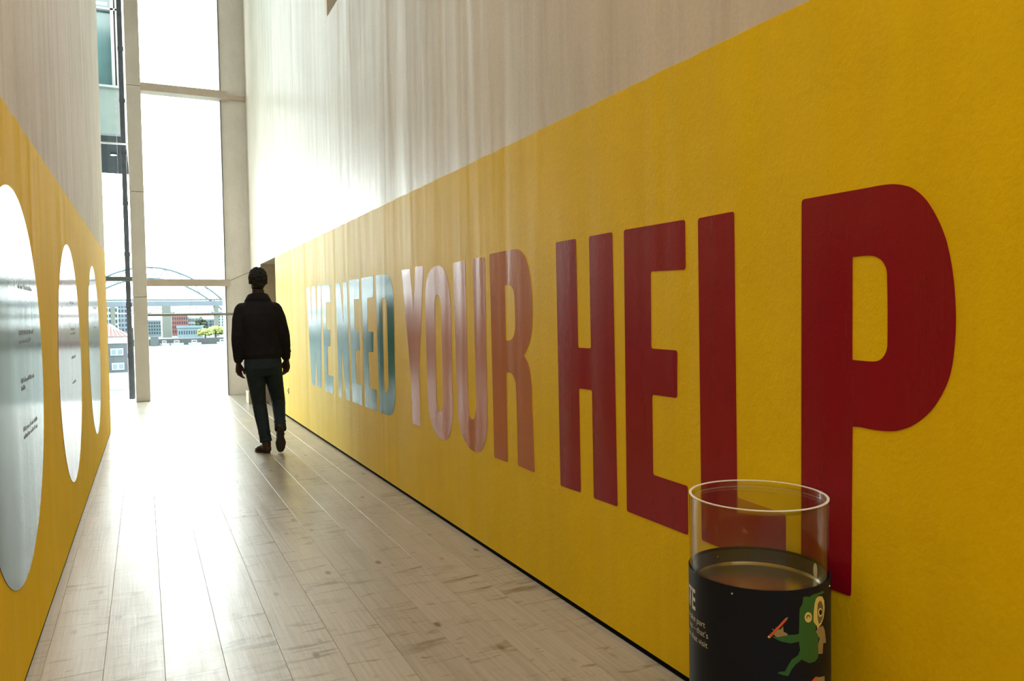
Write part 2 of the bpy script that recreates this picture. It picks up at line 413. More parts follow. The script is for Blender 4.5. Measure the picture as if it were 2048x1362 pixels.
# ------------------------------------------------------------------ vinyl letters, right wall (metric outlines: distance along wall, height)
LET = {'W': ([(8.9796, 1.6642), (8.7733, 1.6629), (8.7059, 1.2524), (8.6793, 1.6684), (8.486, 1.662), (8.4358, 1.2534), (8.3665, 1.6673), (8.1794, 1.6634), (8.2924, 0.5624), (8.5026, 0.5547), (8.5436, 0.9417), (8.6223, 0.5663), (8.8007, 0.5607)], None), 'E1': ([(8.1444, 1.6594), (7.7414, 1.6487), (7.7446, 1.4751), (7.9475, 1.4759), (7.9621, 1.2006), (7.7972, 1.1962), (7.805, 1.0289), (7.9322, 1.0214), (7.9489, 0.7263), (7.7156, 0.7235), (7.7346, 0.5497), (8.0993, 0.5517)], None), 'N': ([(7.5017, 1.6478), (7.3138, 1.6453), (7.2011, 1.2581), (7.1946, 1.6456), (7.038, 1.6451), (7.0113, 0.5445), (7.1565, 0.5429), (7.3096, 1.0325), (7.3358, 0.5421), (7.4683, 0.5404)], None), 'E2': ([(6.9653, 1.6568), (6.5904, 1.6493), (6.602, 1.4779), (6.7876, 1.4784), (6.7841, 1.2018), (6.6486, 1.19), (6.6349, 1.029), (6.7842, 1.0217), (6.7659, 0.7231), (6.5744, 0.7219), (6.5864, 0.5436), (6.932, 0.5456)], None), 'E3': ([(6.5223, 1.6541), (6.1377, 1.6522), (6.1519, 1.4818), (6.3345, 1.477), (6.3475, 1.1969), (6.1795, 1.1942), (6.1969, 1.0286), (6.3438, 1.0232), (6.3437, 0.7196), (6.1266, 0.7204), (6.1235, 0.5436), (6.492, 0.5449)], None), 'D': ([(6.0678, 1.6505), (5.7758, 1.6461), (5.6986, 1.6284), (5.6548, 1.5949), (5.6062, 1.5128), (5.5923, 1.415), (5.6033, 0.7739), (5.6099, 0.6839), (5.6422, 0.6133), (5.6847, 0.5753), (5.7548, 0.5529), (5.8282, 0.5475), (6.0436, 0.5474)], [(5.9035, 1.4629), (5.8442, 1.4687), (5.7912, 1.4463), (5.7725, 1.4003), (5.7717, 0.788), (5.7908, 0.7451), (5.8307, 0.7252), (5.8892, 0.723)]), 'Y': ([(5.3769, 1.6543), (5.1853, 1.6529), (5.1227, 1.359), (5.0648, 1.6602), (4.8993, 1.6545), (5.0263, 0.9691), (5.0263, 0.5539), (5.1951, 0.5516), (5.2065, 0.8588)], None), 'O': ([(4.6273, 1.6382), (4.5264, 1.6174), (4.4585, 1.5587), (4.4209, 1.4701), (4.4081, 1.3722), (4.4021, 0.8071), (4.4078, 0.6973), (4.443, 0.5996), (4.4851, 0.553), (4.5486, 0.5284), (4.6286, 0.5239), (4.7487, 0.5655), (4.8296, 0.6496), (4.8577, 0.7651), (4.8734, 1.3796), (4.8634, 1.4854), (4.8265, 1.5717), (4.7375, 1.6246)], [(4.6376, 1.4572), (4.5965, 1.4403), (4.5746, 1.3749), (4.572, 0.7914), (4.5851, 0.7281), (4.6251, 0.7023), (4.6733, 0.7167), (4.6861, 0.7809), (4.6916, 1.3767), (4.6784, 1.4335)]), 'U': ([(4.3497, 1.6386), (4.1608, 1.6402), (4.1474, 0.7994), (4.1371, 0.733), (4.0982, 0.7096), (4.0581, 0.7266), (4.0349, 0.78), (4.027, 0.8417), (4.0491, 1.6434), (3.8766, 1.6376), (3.8739, 0.8165), (3.8814, 0.6977), (3.9093, 0.6149), (3.9588, 0.5577), (4.0282, 0.5349), (4.133, 0.5363), (4.24, 0.589), (4.3088, 0.687), (4.3241, 0.782)], None), 'R': ([(3.8071, 1.6496), (3.5735, 1.6513), (3.4805, 1.6481), (3.4174, 1.6297), (3.3612, 1.576), (3.3247, 1.4793), (3.3108, 1.3376), (3.3236, 1.2345), (3.3562, 1.169), (3.4103, 1.1146), (3.3633, 1.073), (3.3354, 1.0008), (3.3269, 0.8628), (3.3113, 0.5438), (3.4967, 0.5467), (3.5063, 0.9529), (3.5252, 0.9967), (3.562, 1.0171), (3.6195, 1.0163), (3.6185, 0.5426), (3.7909, 0.5417)], [(3.6232, 1.4728), (3.5593, 1.472), (3.5186, 1.4479), (3.506, 1.4026), (3.5055, 1.2501), (3.5278, 1.2048), (3.5703, 1.1857), (3.6172, 1.1846)]), 'H': ([(3.0668, 1.6455), (2.8871, 1.6443), (2.8806, 1.1699), (2.7737, 1.1703), (2.7781, 1.6438), (2.6004, 1.6437), (2.5855, 0.5361), (2.7662, 0.5321), (2.7695, 0.9938), (2.8778, 0.9923), (2.8732, 0.5343), (3.0548, 0.5295)], None), 'E4': ([(2.518, 1.6434), (2.1425, 1.6393), (2.1417, 1.4657), (2.3455, 1.4717), (2.3467, 1.1843), (2.1919, 1.1823), (2.1948, 1.0125), (2.344, 1.0115), (2.343, 0.71), (2.1403, 0.7069), (2.1399, 0.5331), (2.5192, 0.5323)], None), 'L': ([(2.0737, 1.6353), (1.8975, 1.6367), (1.8917, 0.7184), (1.6854, 0.7121), (1.6864, 0.5325), (2.0676, 0.5342)], None), 'P': ([(1.6196, 1.6345), (1.4039, 1.6338), (1.3438, 1.6332), (1.3092, 1.6282), (1.2703, 1.6131), (1.2327, 1.5783), (1.2014, 1.5262), (1.181, 1.4742), (1.1658, 1.4022), (1.1581, 1.3172), (1.1593, 1.2417), (1.17, 1.1654), (1.19, 1.116), (1.221, 1.0693), (1.2639, 1.0321), (1.3087, 1.0113), (1.3436, 1.0052), (1.3797, 1.0036), (1.4233, 1.0055), (1.4464, 1.0037), (1.4517, 0.5401), (1.6266, 0.5372)], [(1.4457, 1.4579), (1.3856, 1.4566), (1.3585, 1.4442), (1.3437, 1.4226), (1.3402, 1.3968), (1.3395, 1.2272), (1.3448, 1.2063), (1.3585, 1.1892), (1.3796, 1.1824), (1.4468, 1.1835)])}
names = dict(W=('letter_w', 'teal', 'first letter W of WE, teal, nearest the doorway'),
 E1=('letter_e', 'teal', 'teal letter E ending the word WE'), N=('letter_n', 'teal', 'teal letter N starting the word NEED'),
 E2=('letter_e', 'teal', 'teal letter E right after the N of NEED'), E3=('letter_e', 'teal', 'teal letter E right before the D of NEED'),
 D=('letter_d', 'teal', 'teal letter D ending the word NEED'), Y=('letter_y', 'salmon', 'dusty brown letter Y starting the word YOUR'),
 O=('letter_o', 'salmon', 'dusty brown letter O in the word YOUR'), U=('letter_u', 'salmon', 'dusty brown letter U in the word YOUR'),
 R=('letter_r', 'salmon', 'dusty brown letter R ending the word YOUR'), H=('letter_h', 'crimson', 'crimson letter H starting the word HELP'),
 E4=('letter_e', 'crimson', 'large crimson letter E in the word HELP'), L=('letter_l', 'crimson', 'crimson letter L partly behind the clear donation box'),
 P=('letter_p', 'crimson', 'largest crimson letter P at the end of HELP'))
for k, (o, i) in LET.items():
    nm, mt, lab = names[k]
    curved = k in 'DOURP' and len(k) == 1
    O = round_poly(smooth_poly(o) if curved else o, .011)
    I = [smooth_poly(i)] if i else []
    bm = bmesh.new(); flat(bm, O, I, .0012, lambda s, z, t: Vector((XR-.0026-t, s, z)))
    ob = link(nm, bm, M[mt]); tag(ob, lab + ', stuck on the yellow wall' if len(lab.split()) < 12 else lab, 'letter', 'vinyl letters of the wall slogan')

# vinyl discs with small print, left wall
def disc(s, z, r, m, lab, lines, rnd):
    rg = random.Random(rnd)
    e = empty('wall_disc', (xl(s)+.003, s, z), lab, 'disc', 'round vinyl panels on the left wall')
    bm = bmesh.new(); P = [(r*math.cos(2*PI*i/96), r*math.sin(2*PI*i/96)) for i in range(96)]
    flat(bm, P, (), .0015, lambda a, b, t: Vector((LB*a+t, a, b))); link('sheet', bm, m, e)
    for (a0, a1, h) in lines:
        bm = bmesh.new(); a = a0
        while a < a1:
            wd = rg.uniform(.008, .016); hh = rg.choice((.012, .012, .018))
            box(bm, .0016+LB*(a-s), .0022+LB*(a-s), a-s, a-s+wd, h-z-.006, h-z-.006+hh)
            a += wd + (.022 if rg.random() < .18 else .005)
        o = link('lettering', bm, M['disc_ink'], e, kind='stuff')
c1 = [(3.44, 3.83, 1.457), (3.43, 3.84, 1.278), (3.43, 3.73, 1.245), (3.44, 3.82, 1.093), (3.44, 3.54, 1.065), (3.45, 3.85, .906), (3.46, 3.84, .876)]
disc(3.36, 1.085, .735, M['disc_teal'], 'largest looking grey teal round panel at the left edge', c1, 1)
c2 = [(5.53, 5.84, 1.440), (5.55, 5.85, 1.27), (5.55, 5.84, 1.243), (5.55, 5.82, 1.09), (5.56, 5.80, .93)]
disc(5.53, 1.06, .74, M['disc_pink'], 'rose grey round panel, middle of the three on the left wall', c2, 2)
c3 = [(7.80, 8.25, 1.44), (7.8, 8.2, 1.26), (7.8, 8.15, 1.09)]
disc(7.86, 1.06, .755, M['disc_blue'], 'blue grey round panel farthest along the left wall', c3, 3)

# ------------------------------------------------------------------ donation box
CX, CY = 1.511, 1.595
M['sleeve'] = plain('black_printed_card', (.004, .007, .016), .42, spec=.2, var=.1)
M['sleeve_in'] = plain('black_card_inside', (.02, .022, .022), .4)
M['plate_wall_reflection'] = plain('brushed_metal_plate', (.62, .53, .30), .22, metal=.95, var=.05)  # gold base colour stands for the yellow wall's reflection in the metal
M['ink_white'] = plain('off_white_ink', (.62, .60, .52), .4)
M['ink_green'] = plain('green_ink', (.02, .115, .03), .4)
M['ink_green2'] = plain('dark_green_ink', (.018, .10, .05), .4)
M['ink_yellow'] = plain('pale_yellow_ink', (.62, .50, .16), .4)
M['ink_tan'] = plain('tan_ink', (.30, .23, .10), .4)
M['ink_red'] = plain('orange_red_ink', (.60, .10, .03), .4)
M['ink_dark'] = plain('dark_olive_ink', (.13, .11, .04), .4)
M['steel_bright'] = plain('bright_steel', (.6, .6, .58), .25, metal=1)
db = empty('donation_box', (CX, CY, 0), 'clear acrylic donation box in a black printed sleeve by the wall', 'donation box')
def ringwall(name, r0, r1, z0, z1, m, n=96, par=None, smooth=True, bev=0):
    bm = bmesh.new()
    prof = [(r0, z0), (r1, z0), (r1, z1-bev), (r1-bev, z1), (r0+bev, z1), (r0, z1-bev)] if bev else [(r0, z0), (r1, z0), (r1, z1), (r0, z1)]
    R = [[bm.verts.new((r*math.cos(2*PI*k/n), r*math.sin(2*PI*k/n), z)) for k in range(n)] for r, z in prof]
    for a in range(len(prof)):
        for k in range(n): bm.faces.new((R[a][k], R[a][(k+1) % n], R[(a+1) % len(prof)][(k+1) % n], R[(a+1) % len(prof)][k]))
    o = link(name, bm, m, par)
    if smooth:
        for p in o.data.polygons: p.use_smooth = abs(p.normal.z) < .5 and (not bev or abs(p.normal.z) < .2)
    return o
def puck(name, r, z0, z1, m, par, n=96):
    bm = bmesh.new(); tube(bm, [(0, 0, z0), (0, 0, z1)], [r, r], n); return link(name, bm, m, par, True)
ringwall('acrylic_tube', .1775, .1835, .02, .812, M['acrylic'], par=db)
M['rim'], t_, b_ = mat('acrylic_edge_highlight'); b_.inputs['Base Color'].default_value = (.9, .9, .84, 1); b_.inputs['Roughness'].default_value = .25  # whitish base paints in the bright highlight along the rim
b_.inputs['Specular IOR Level'].default_value = .9; b_.inputs['Alpha'].default_value = .75
ringwall('acrylic_rim', .1770, .1840, .8122, .8142, M['rim'], par=db)
# lid sheet with a coin slot
bm = bmesh.new()
P = [(.1770*math.cos(2*PI*i/72), .1770*math.sin(2*PI*i/72)) for i in range(72)]
a = Vector((1.525-CX, 1.706-CY)); b = Vector((1.592-CX, 1.597-CY)); d = (b-a).normalized(); n_ = Vector((-d.y, d.x))*.0022
flat(bm, P, [[tuple(a+n_), tuple(b+n_), tuple(b-n_), tuple(a-n_)]], .004, lambda x, y, t: Vector((x, y, .800+t)))
link('lid', bm, M['acrylic'], db)
bm = bmesh.new()
q = [a+n_*1.3, b+n_*1.3, b+n_*.8, a+n_*.8]; flat(bm, [tuple(v) for v in q], (), .0006, lambda x, y, t: Vector((x, y, .8042+t)))
link('slot_edge', bm, M['steel_bright'], db)
ringwall('sleeve', .1845, .1870, .012, .612, M['sleeve'], par=db)
ringwall('sleeve_lining', .1750, .1772, .50, .606, M['sleeve_in'], par=db)
puck('coin_plate', .1745, .560, .566, M['plate_wall_reflection'], db)
ringwall('plate_ring', .1700, .1744, .5662, .571, M['steel_bright'], par=db)
puck('base', .195, 0.0005, .012, M['black_metal'], db)
def bend(name, polys, m, r, holes=(), parent=db, cuts=.02):
    """thin printed patch that follows the cylinder; polys in (angle, height)"""
    bm = bmesh.new()
    flat(bm, [(p[0]*r, p[1]) for p in polys], [[(p[0]*r, p[1]) for p in h] for h in holes], .0003)
    for _ in range(4):
        es = [e for e in bm.edges if e.calc_length() > .012]
        if not es: break
        bmesh.ops.subdivide_edges(bm, edges=es, cuts=1)
    bmesh.ops.triangulate(bm, faces=bm.faces[:])
    for v in bm.verts:
        t = v.co.x/r; rr = r+.0004+v.co.z; v.co = Vector((rr*math.cos(t), rr*math.sin(t), v.co.y))
    return link(name, bm, m, parent)
SL = {'green': [(-1.7077, 0.592), (-1.6598, 0.5925), (-1.6012, 0.5895), (-1.5383, 0.5939), (-1.4389, 0.5936), (-1.3212, 0.5943), (-1.2716, 0.5881), (-1.4173, 0.5872), (-1.4766, 0.5797), (-1.5105, 0.566), (-1.5281, 0.5493), (-1.5287, 0.5232), (-1.4981, 0.517), (-1.4783, 0.5099), (-1.4787, 0.4925), (-1.4201, 0.4798), (-1.4379, 0.4606), (-1.4386, 0.4355), (-1.4302, 0.4263), (-1.5043, 0.4186), (-1.6137, 0.4193), (-1.6956, 0.4283), (-1.739, 0.4325), (-1.8306, 0.4218), (-1.887, 0.4104), (-1.9352, 0.3937), (-2.0211, 0.3975), (-2.0789, 0.4017), (-2.0596, 0.4052), (-1.9816, 0.4059), (-1.9548, 0.4149), (-1.8865, 0.4351), (-1.794, 0.4445), (-1.7596, 0.4573), (-1.7785, 0.48), (-1.8993, 0.4772), (-2.032, 0.4832), (-2.1463, 0.494), (-2.0957, 0.4979), (-2.0187, 0.4962), (-1.9461, 0.4995), (-1.8289, 0.4984), (-1.778, 0.4998), (-1.7697, 0.5416), (-1.7662, 0.5637), (-1.7205, 0.575)], 'face': [(-1.4766, 0.5809), (-1.4174, 0.5848), (-1.3345, 0.5811), (-1.2809, 0.5672), (-1.2669, 0.5476), (-1.2962, 0.5239), (-1.3614, 0.5096), (-1.4518, 0.5013), (-1.462, 0.5092), (-1.502, 0.5171), (-1.5306, 0.5245), (-1.5243, 0.5491), (-1.5066, 0.5684)], 'shade': [(-1.4438, 0.5659), (-1.4066, 0.5718), (-1.3598, 0.5697), (-1.317, 0.5551), (-1.3121, 0.5398), (-1.3336, 0.5232), (-1.3851, 0.5145), (-1.4236, 0.5138), (-1.4406, 0.5258), (-1.4528, 0.5463)], 'eye1': [(-1.5617, 0.5361), (-1.5659, 0.5317), (-1.5778, 0.528), (-1.5957, 0.5257), (-1.6171, 0.5248), (-1.6393, 0.5255), (-1.6597, 0.5277), (-1.676, 0.5312), (-1.6864, 0.5355), (-1.69, 0.5402), (-1.6862, 0.5446), (-1.6756, 0.5483), (-1.6591, 0.5509), (-1.6387, 0.5518), (-1.6165, 0.5511), (-1.5951, 0.5489), (-1.5774, 0.5453), (-1.5657, 0.5408)], 'eye1a': [(-1.6643, 0.5377), (-1.6577, 0.5437), (-1.6311, 0.5459), (-1.6022, 0.543), (-1.5902, 0.5366), (-1.6041, 0.5361), (-1.616, 0.5404), (-1.6312, 0.5424), (-1.6446, 0.5408), (-1.648, 0.5355)], 'eye2': [(-1.3306, 0.5387), (-1.3344, 0.5349), (-1.345, 0.532), (-1.3609, 0.5302), (-1.3797, 0.5297), (-1.399, 0.5306), (-1.4165, 0.5327), (-1.4304, 0.5359), (-1.4393, 0.5398), (-1.4423, 0.5438), (-1.4391, 0.5476), (-1.43, 0.5507), (-1.416, 0.5527), (-1.3984, 0.5532), (-1.3791, 0.5524), (-1.3603, 0.5501), (-1.3446, 0.5468), (-1.3342, 0.5428)], 'eye2a': [(-1.3483, 0.5403), (-1.3506, 0.538), (-1.3571, 0.5362), (-1.3668, 0.5351), (-1.3785, 0.5348), (-1.3907, 0.5354), (-1.4018, 0.5367), (-1.4108, 0.5387), (-1.4165, 0.5411), (-1.4184, 0.5436), (-1.4164, 0.5459), (-1.4105, 0.5477), (-1.4015, 0.5489), (-1.3903, 0.5492), (-1.3781, 0.5486), (-1.3665, 0.5473), (-1.3568, 0.5452), (-1.3505, 0.5428)], 'vest': [(-1.4827, 0.4951), (-1.4411, 0.5033), (-1.3237, 0.5039), (-1.2687, 0.4896), (-1.2231, 0.454), (-1.3118, 0.4566), (-1.3258, 0.4309), (-1.4321, 0.4352), (-1.4358, 0.4605), (-1.3978, 0.4737)], 'hand': [(-2.1583, 0.5161), (-2.1143, 0.5131), (-2.0951, 0.5213), (-2.0826, 0.5132), (-2.0377, 0.5147), (-2.0051, 0.5225), (-1.9989, 0.5082), (-1.9394, 0.5023), (-1.9555, 0.4981), (-2.0187, 0.4967), (-2.0831, 0.4943), (-2.1273, 0.5003), (-2.1081, 0.5077)], 'pencil': [(-2.1962, 0.4977), (-2.1714, 0.493), (-1.9519, 0.5389), (-1.9783, 0.5425)], 'tip': [(-1.9783, 0.5425), (-1.9519, 0.5389), (-1.9384, 0.5462)], 'end': [(-2.2113, 0.4951), (-2.1939, 0.4911), (-2.1714, 0.4935), (-2.1937, 0.4983)], 'hand2': [(-1.5435, 0.3698), (-1.515, 0.3753), (-1.4227, 0.3744), (-1.2724, 0.3682), (-1.2729, 0.3505), (-1.5437, 0.3628)], 'pencil2': [(-1.5709, 0.3715), (-1.5053, 0.3786), (-1.4548, 0.3781), (-1.4401, 0.3741), (-1.5054, 0.3723), (-1.5343, 0.3662)]}
RS = .187
fig = [('green', 'printed_figure', 'ink_green', 0), ('vest', 'printed_vest', 'ink_tan', .0004), ('face', 'printed_face', 'ink_yellow', .0004),
       ('shade', 'printed_cheek', 'ink_dark', .0008), ('eye1', 'printed_eye', 'ink_yellow', .0008), ('eye1a', 'printed_lid', 'ink_dark', .0012),
       ('eye2', 'printed_eye', 'ink_yellow', .0012), ('eye2a', 'printed_pupil', 'sleeve', .0016), ('hand', 'printed_hand', 'ink_tan', .0008),
       ('pencil', 'printed_pencil', 'ink_red', .0012), ('tip', 'pencil_tip', 'ink_tan', .0012), ('end', 'pencil_end', 'ink_yellow', .0013),
       ('hand2', 'printed_hand', 'ink_tan', .0004), ('pencil2', 'printed_pencil', 'ink_red', .0008)]
for k, nm, mt, off in fig: bend(nm, SL[k], M[mt], RS+off)
def text_on(name, s, size, ang_right, z, m, sx=1.0, bold=0):
    cu = bpy.data.curves.new('tmp', 'FONT'); cu.body = s; cu.size = size; cu.offset = bold; cu.resolution_u = 3; cu.align_x = 'RIGHT'
    to = bpy.data.objects.new('tmp', cu); COL.objects.link(to); bpy.context.view_layer.update()
    me = bpy.data.meshes.new_from_object(to.evaluated_get(bpy.context.evaluated_depsgraph_get()))
    bpy.data.objects.remove(to)
    bm = bmesh.new(); bm.from_mesh(me)
    for v in bm.verts: v.co.x *= sx
    for _ in range(3):
        es = [e for e in bm.edges if abs(e.verts[0].co.x-e.verts[1].co.x) > .008]
        if not es: break
        bmesh.ops.subdivide_edges(bm, edges=es, cuts=1)
    bmesh.ops.triangulate(bm, faces=bm.faces[:])
    ar = math.radians(ang_right)
    for v in bm.verts:
        t = ar + v.co.x/RS; v.co = Vector(((RS+.0005)*math.cos(t), (RS+.0005)*math.sin(t), z+v.co.y))
    me2 = bpy.data.meshes.new(name); bm.to_mesh(me2); bm.free(); me2.materials.append(m)
    o = bpy.data.objects.new(name, me2); COL.objects.link(o); o.parent = db; return o
text_on('heading', 'DONATE', .080, 166.8, .508, M['ink_white'], .62, .0016)
text_on('text_line', 'e take part', .0235, 180.6, .4765, M['ink_white'])
text_on('text_line', 'ies \u2013 that\u2019s', .0235, 184.3, .4510, M['ink_white'])
text_on('text_line', 'ple that visit', .0235, 183.2, .4245, M['ink_white'])
def radial_screw(ang, z, r, rad, m, name='screw', dep=.002):
    a = math.radians(ang); bm = bmesh.new(); d = Vector((math.cos(a), math.sin(a), 0))
    tube(bm, [d*r+Vector((0, 0, z)), d*(r+dep)+Vector((0, 0, z))], [rad, rad*.7], 16, ref=(0, 0, 1)); return link(name, bm, m, db)
radial_screw(-153.3, .593, RS, .0032, M['steel_bright'])
radial_screw(-60, .593, RS, .0032, M['steel_bright'])
radial_screw(87.7, .588, .1735, .014, M['sleeve_in'], 'bracket_reflection', .0015)  # tab and its screw model the bolt bracket's reflection as solid parts
radial_screw(87.7, .590, .1725, .003, M['steel_bright'], 'screw', .001)
# white oval patch in place of the printed eye's reflection on the inside
bm = bmesh.new(); a = math.radians(-15.9)
P = [(.010*math.cos(2*PI*i/20), .022*math.sin(2*PI*i/20)) for i in range(20)]
flat(bm, P, (), .0004, lambda u, v, t: Vector(((.1738-t)*math.cos(a+u/.174), (.1738-t)*math.sin(a+u/.174), .587+v)))
link('eye_reflection', bm, M['ink_white'], db)

# ------------------------------------------------------------------ person walking away
M['skin'] = plain('brown_skin', (.045, .022, .015), .6, spec=.2)
def cloth(name, c, rough=.85, wr=.006, sc=14):
    m, t, b = mat(name); v = coords(t)
    t.links.new(ramp(t, noise(t, v, 7, 4, .6), (.3, tuple(x*.7 for x in c)), (.7, tuple(x*1.25 for x in c))), b.inputs['Base Color'])
    b.inputs['Roughness'].default_value = rough; b.inputs['Specular IOR Level'].default_value = .2
    n1 = bump(t, b, noise(t, coords(t, (1, 1, 1.8)), sc, 3, .5, .8), .8, wr); bump(t, b, noise(t, v, 400, 2), .5, .0008, n1); return m
M['jacket'] = cloth('black_wool', (.010, .009, .012))
M['jeans'] = cloth('dark_blue_denim', (.014, .024, .032), .8)
M['hair'] = plain('black_hair', (.006, .006, .007), .8, var=.3, scale=40, bmp=.004)
M['boot'] = plain('brown_leather', (.040, .018, .009), .5, spec=.25)
M['sole'] = plain('dark_rubber_sole', (.018, .013, .010), .7)
PY = 7.8
person = empty('person', (1.08, PY, 0), 'person in black jacket and dark jeans walking away towards the window', 'person')
pv = Vector((1.08, PY, 0))
def rel(L): return [tuple(Vector(p)-pv) for p in L]
shL, elL, wrL = (.852, 7.80, 1.40), (.812, 7.77, 1.143), (.822, 7.82, .895)
shR, elR, wrR = (1.182, 7.80, 1.405), (1.246, 7.76, 1.158), (1.277, 7.86, .905)
hipL, knL, anL = (.965, 7.80, .88), (1.008, 7.86, .48), (1.053, 7.77, .10)
hipR, knR, anR = (1.120, 7.80, .88), (1.200, 7.93, .50), (1.184, 7.72, .225)
def lerp(a, b, t): return tuple(a[i]+(b[i]-a[i])*t for i in range(3))
def body_mesh():
    bm = bmesh.new(); hx = 1.021
    # trunk and neck
    tube(bm, rel([(1.045, 7.8, .84), (1.045, 7.8, .95), (1.038, 7.79, 1.10), (1.028, 7.78, 1.27), (1.018, 7.785, 1.38), (1.015, 7.79, 1.45)]),
         [(.135, .10), (.135, .095), (.125, .09), (.155, .105), (.15, .09), (.07, .065)], 20)
    tube(bm, rel([(1.015, 7.79, 1.42), (1.016, 7.80, 1.50), (1.02, 7.81, 1.60)]), [(.068, .068), (.058, .060), (.058, .062)], 16)
    # head: skull, jaw, nose, brow, lips, chin, ears
    ball(bm, Vector((hx, 7.815, 1.715))-pv, (.076, .096, .098), 24, 16)
    ball(bm, Vector((hx, 7.855, 1.64))-pv, (.060, .068, .072), 20, 12)
    ball(bm, Vector((hx, 7.885, 1.595))-pv, (.030, .030, .026), 12, 8)
    tube(bm, rel([(hx, 7.905, 1.715), (hx, 7.928, 1.672), (hx, 7.918, 1.662)]), [.009, .015, .010], 10)
    for s in (-1, 1):
        ball(bm, Vector((hx+s*.0165, 7.912, 1.664))-pv, (.009, .009, .008), 8, 6)
        ball(bm, Vector((hx+s*.030, 7.893, 1.728))-pv, (.024, .012, .009), 10, 6)
        ball(bm, Vector((hx+s*.042, 7.880, 1.665))-pv, (.020, .020, .018), 10, 6)
        ball(bm, Vector((hx+s*.079, 7.805, 1.682))-pv, (.010, .020, .032), 12, 8)
    ball(bm, Vector((hx, 7.915, 1.636))-pv, (.024, .010, .007), 10, 6)
    ball(bm, Vector((hx, 7.912, 1.624))-pv, (.021, .010, .007), 10, 6)
    # arms
    for sh, el, wr, s in ((shL, elL, wrL, -1), (shR, elR, wrR, 1)):
        limb(bm, rel([sh, lerp(sh, el, .5), el]), [.050, .046, .038], 12)
        limb(bm, rel([el, lerp(el, wr, .35), wr]), [.038, .040, (.026, .022)], 12)
        # hand: palm, four fingers, thumb
        W = Vector((-s*.72, .69, 0)); Nn = Vector((-s*.69, -.72, 0)); D = Vector((-s*-.02, .0, -1)).normalized()
        w0 = Vector(wr)-pv; k0 = w0 + D*.092
        tube(bm, [w0+Vector((0, 0, .02)), w0+D*.02, w0+D*.055, k0], [(.026, .020), (.034, .018), (.042, .016), (.041, .013)], 14, ref=W)
        for j, (off, L, r) in enumerate(((.031, .074, .0088), (.0105, .083, .0092), (-.0105, .077, .0086), (-.030, .060, .0078))):
            b0 = k0 + W*off - D*.012; cl = .55+.12*j
            d1 = (D*math.cos(cl*.55)+Nn*math.sin(cl*.55)); d2 = (D*math.cos(cl*1.35)+Nn*math.sin(cl*1.35)); d3 = (D*math.cos(cl*2.1)+Nn*math.sin(cl*2.1))
            p1 = b0+d1*(L*.45+.012); p2 = p1+d2*L*.32; p3 = p2+d3*L*.26
            limb(bm, [b0, p1, p2, p3], [r*1.05, r, r*.92, r*.78], 10, ref=W)
        t0 = w0+D*.028+W*.026; t1 = t0+(D*.75+W*.62+Nn*.15).normalized()*.040; t2 = t1+(D*.93+W*.18+Nn*.28).normalized()*.034; t3 = t2+(D*.95-W*.05+Nn*.3).normalized()*.022
        limb(bm, [t0, t1, t2, t3], [.0145, .0125, .0105, .008], 10, ref=W)
    # legs and feet inside the shoes
    for hp, kn, an in ((hipL, knL, anL), (hipR, knR, anR)):
        limb(bm, rel([hp, lerp(hp, kn, .5), kn]), [.078, .068, .050], 14)
        limb(bm, rel([kn, lerp(kn, an, .3), an]), [.050, .052, .032], 14)
    limb(bm, rel([anL, (1.035, 7.84, .05), (1.01, 7.92, .035)]), [.032, .034, .022], 10)
    limb(bm, rel([anR, (1.182, 7.74, .13), (1.180, 7.755, .05)]), [.032, .030, .022], 10)
    return bm
o = link('body', body_mesh(), M['skin'], person, True); union(o, .0045, 3)
bm = bmesh.new()
for s in (-1, 1): bm = bmesh.new(); ball(bm, Vector((1.021+s*.031, 7.8965, 1.708))-pv, .0125, 14, 10); link('eye', bm, M['white'], person, True)

# hair: cropped curls, a rough cap made of many small tufts
bm = bmesh.new(); rg = random.Random(3); hc = Vector((1.021, 7.808, 1.722))-pv
ball(bm, hc, (.080, .098, .090), 24, 16); ball(bm, hc+Vector((0, -.018, -.055)), (.070, .075, .062), 20, 12)
for i in range(420):
    u = rg.uniform(-.55, 1); a = rg.uniform(0, 2*PI); q = math.sqrt(1-u*u)
    d = Vector((q*math.cos(a), q*math.sin(a), u))
    if d.y > .45 and d.z < .25: continue
    if d.z < -.35 and d.y > -.1: continue
    p = hc + Vector((d.x*.080, d.y*.098, d.z*(.092 if d.z > 0 else .125))); ball(bm, p, rg.uniform(.007, .0135), 6, 4)
for v in list(bm.verts):
    pass
o = link('hair', bm, M['hair'], person, True)
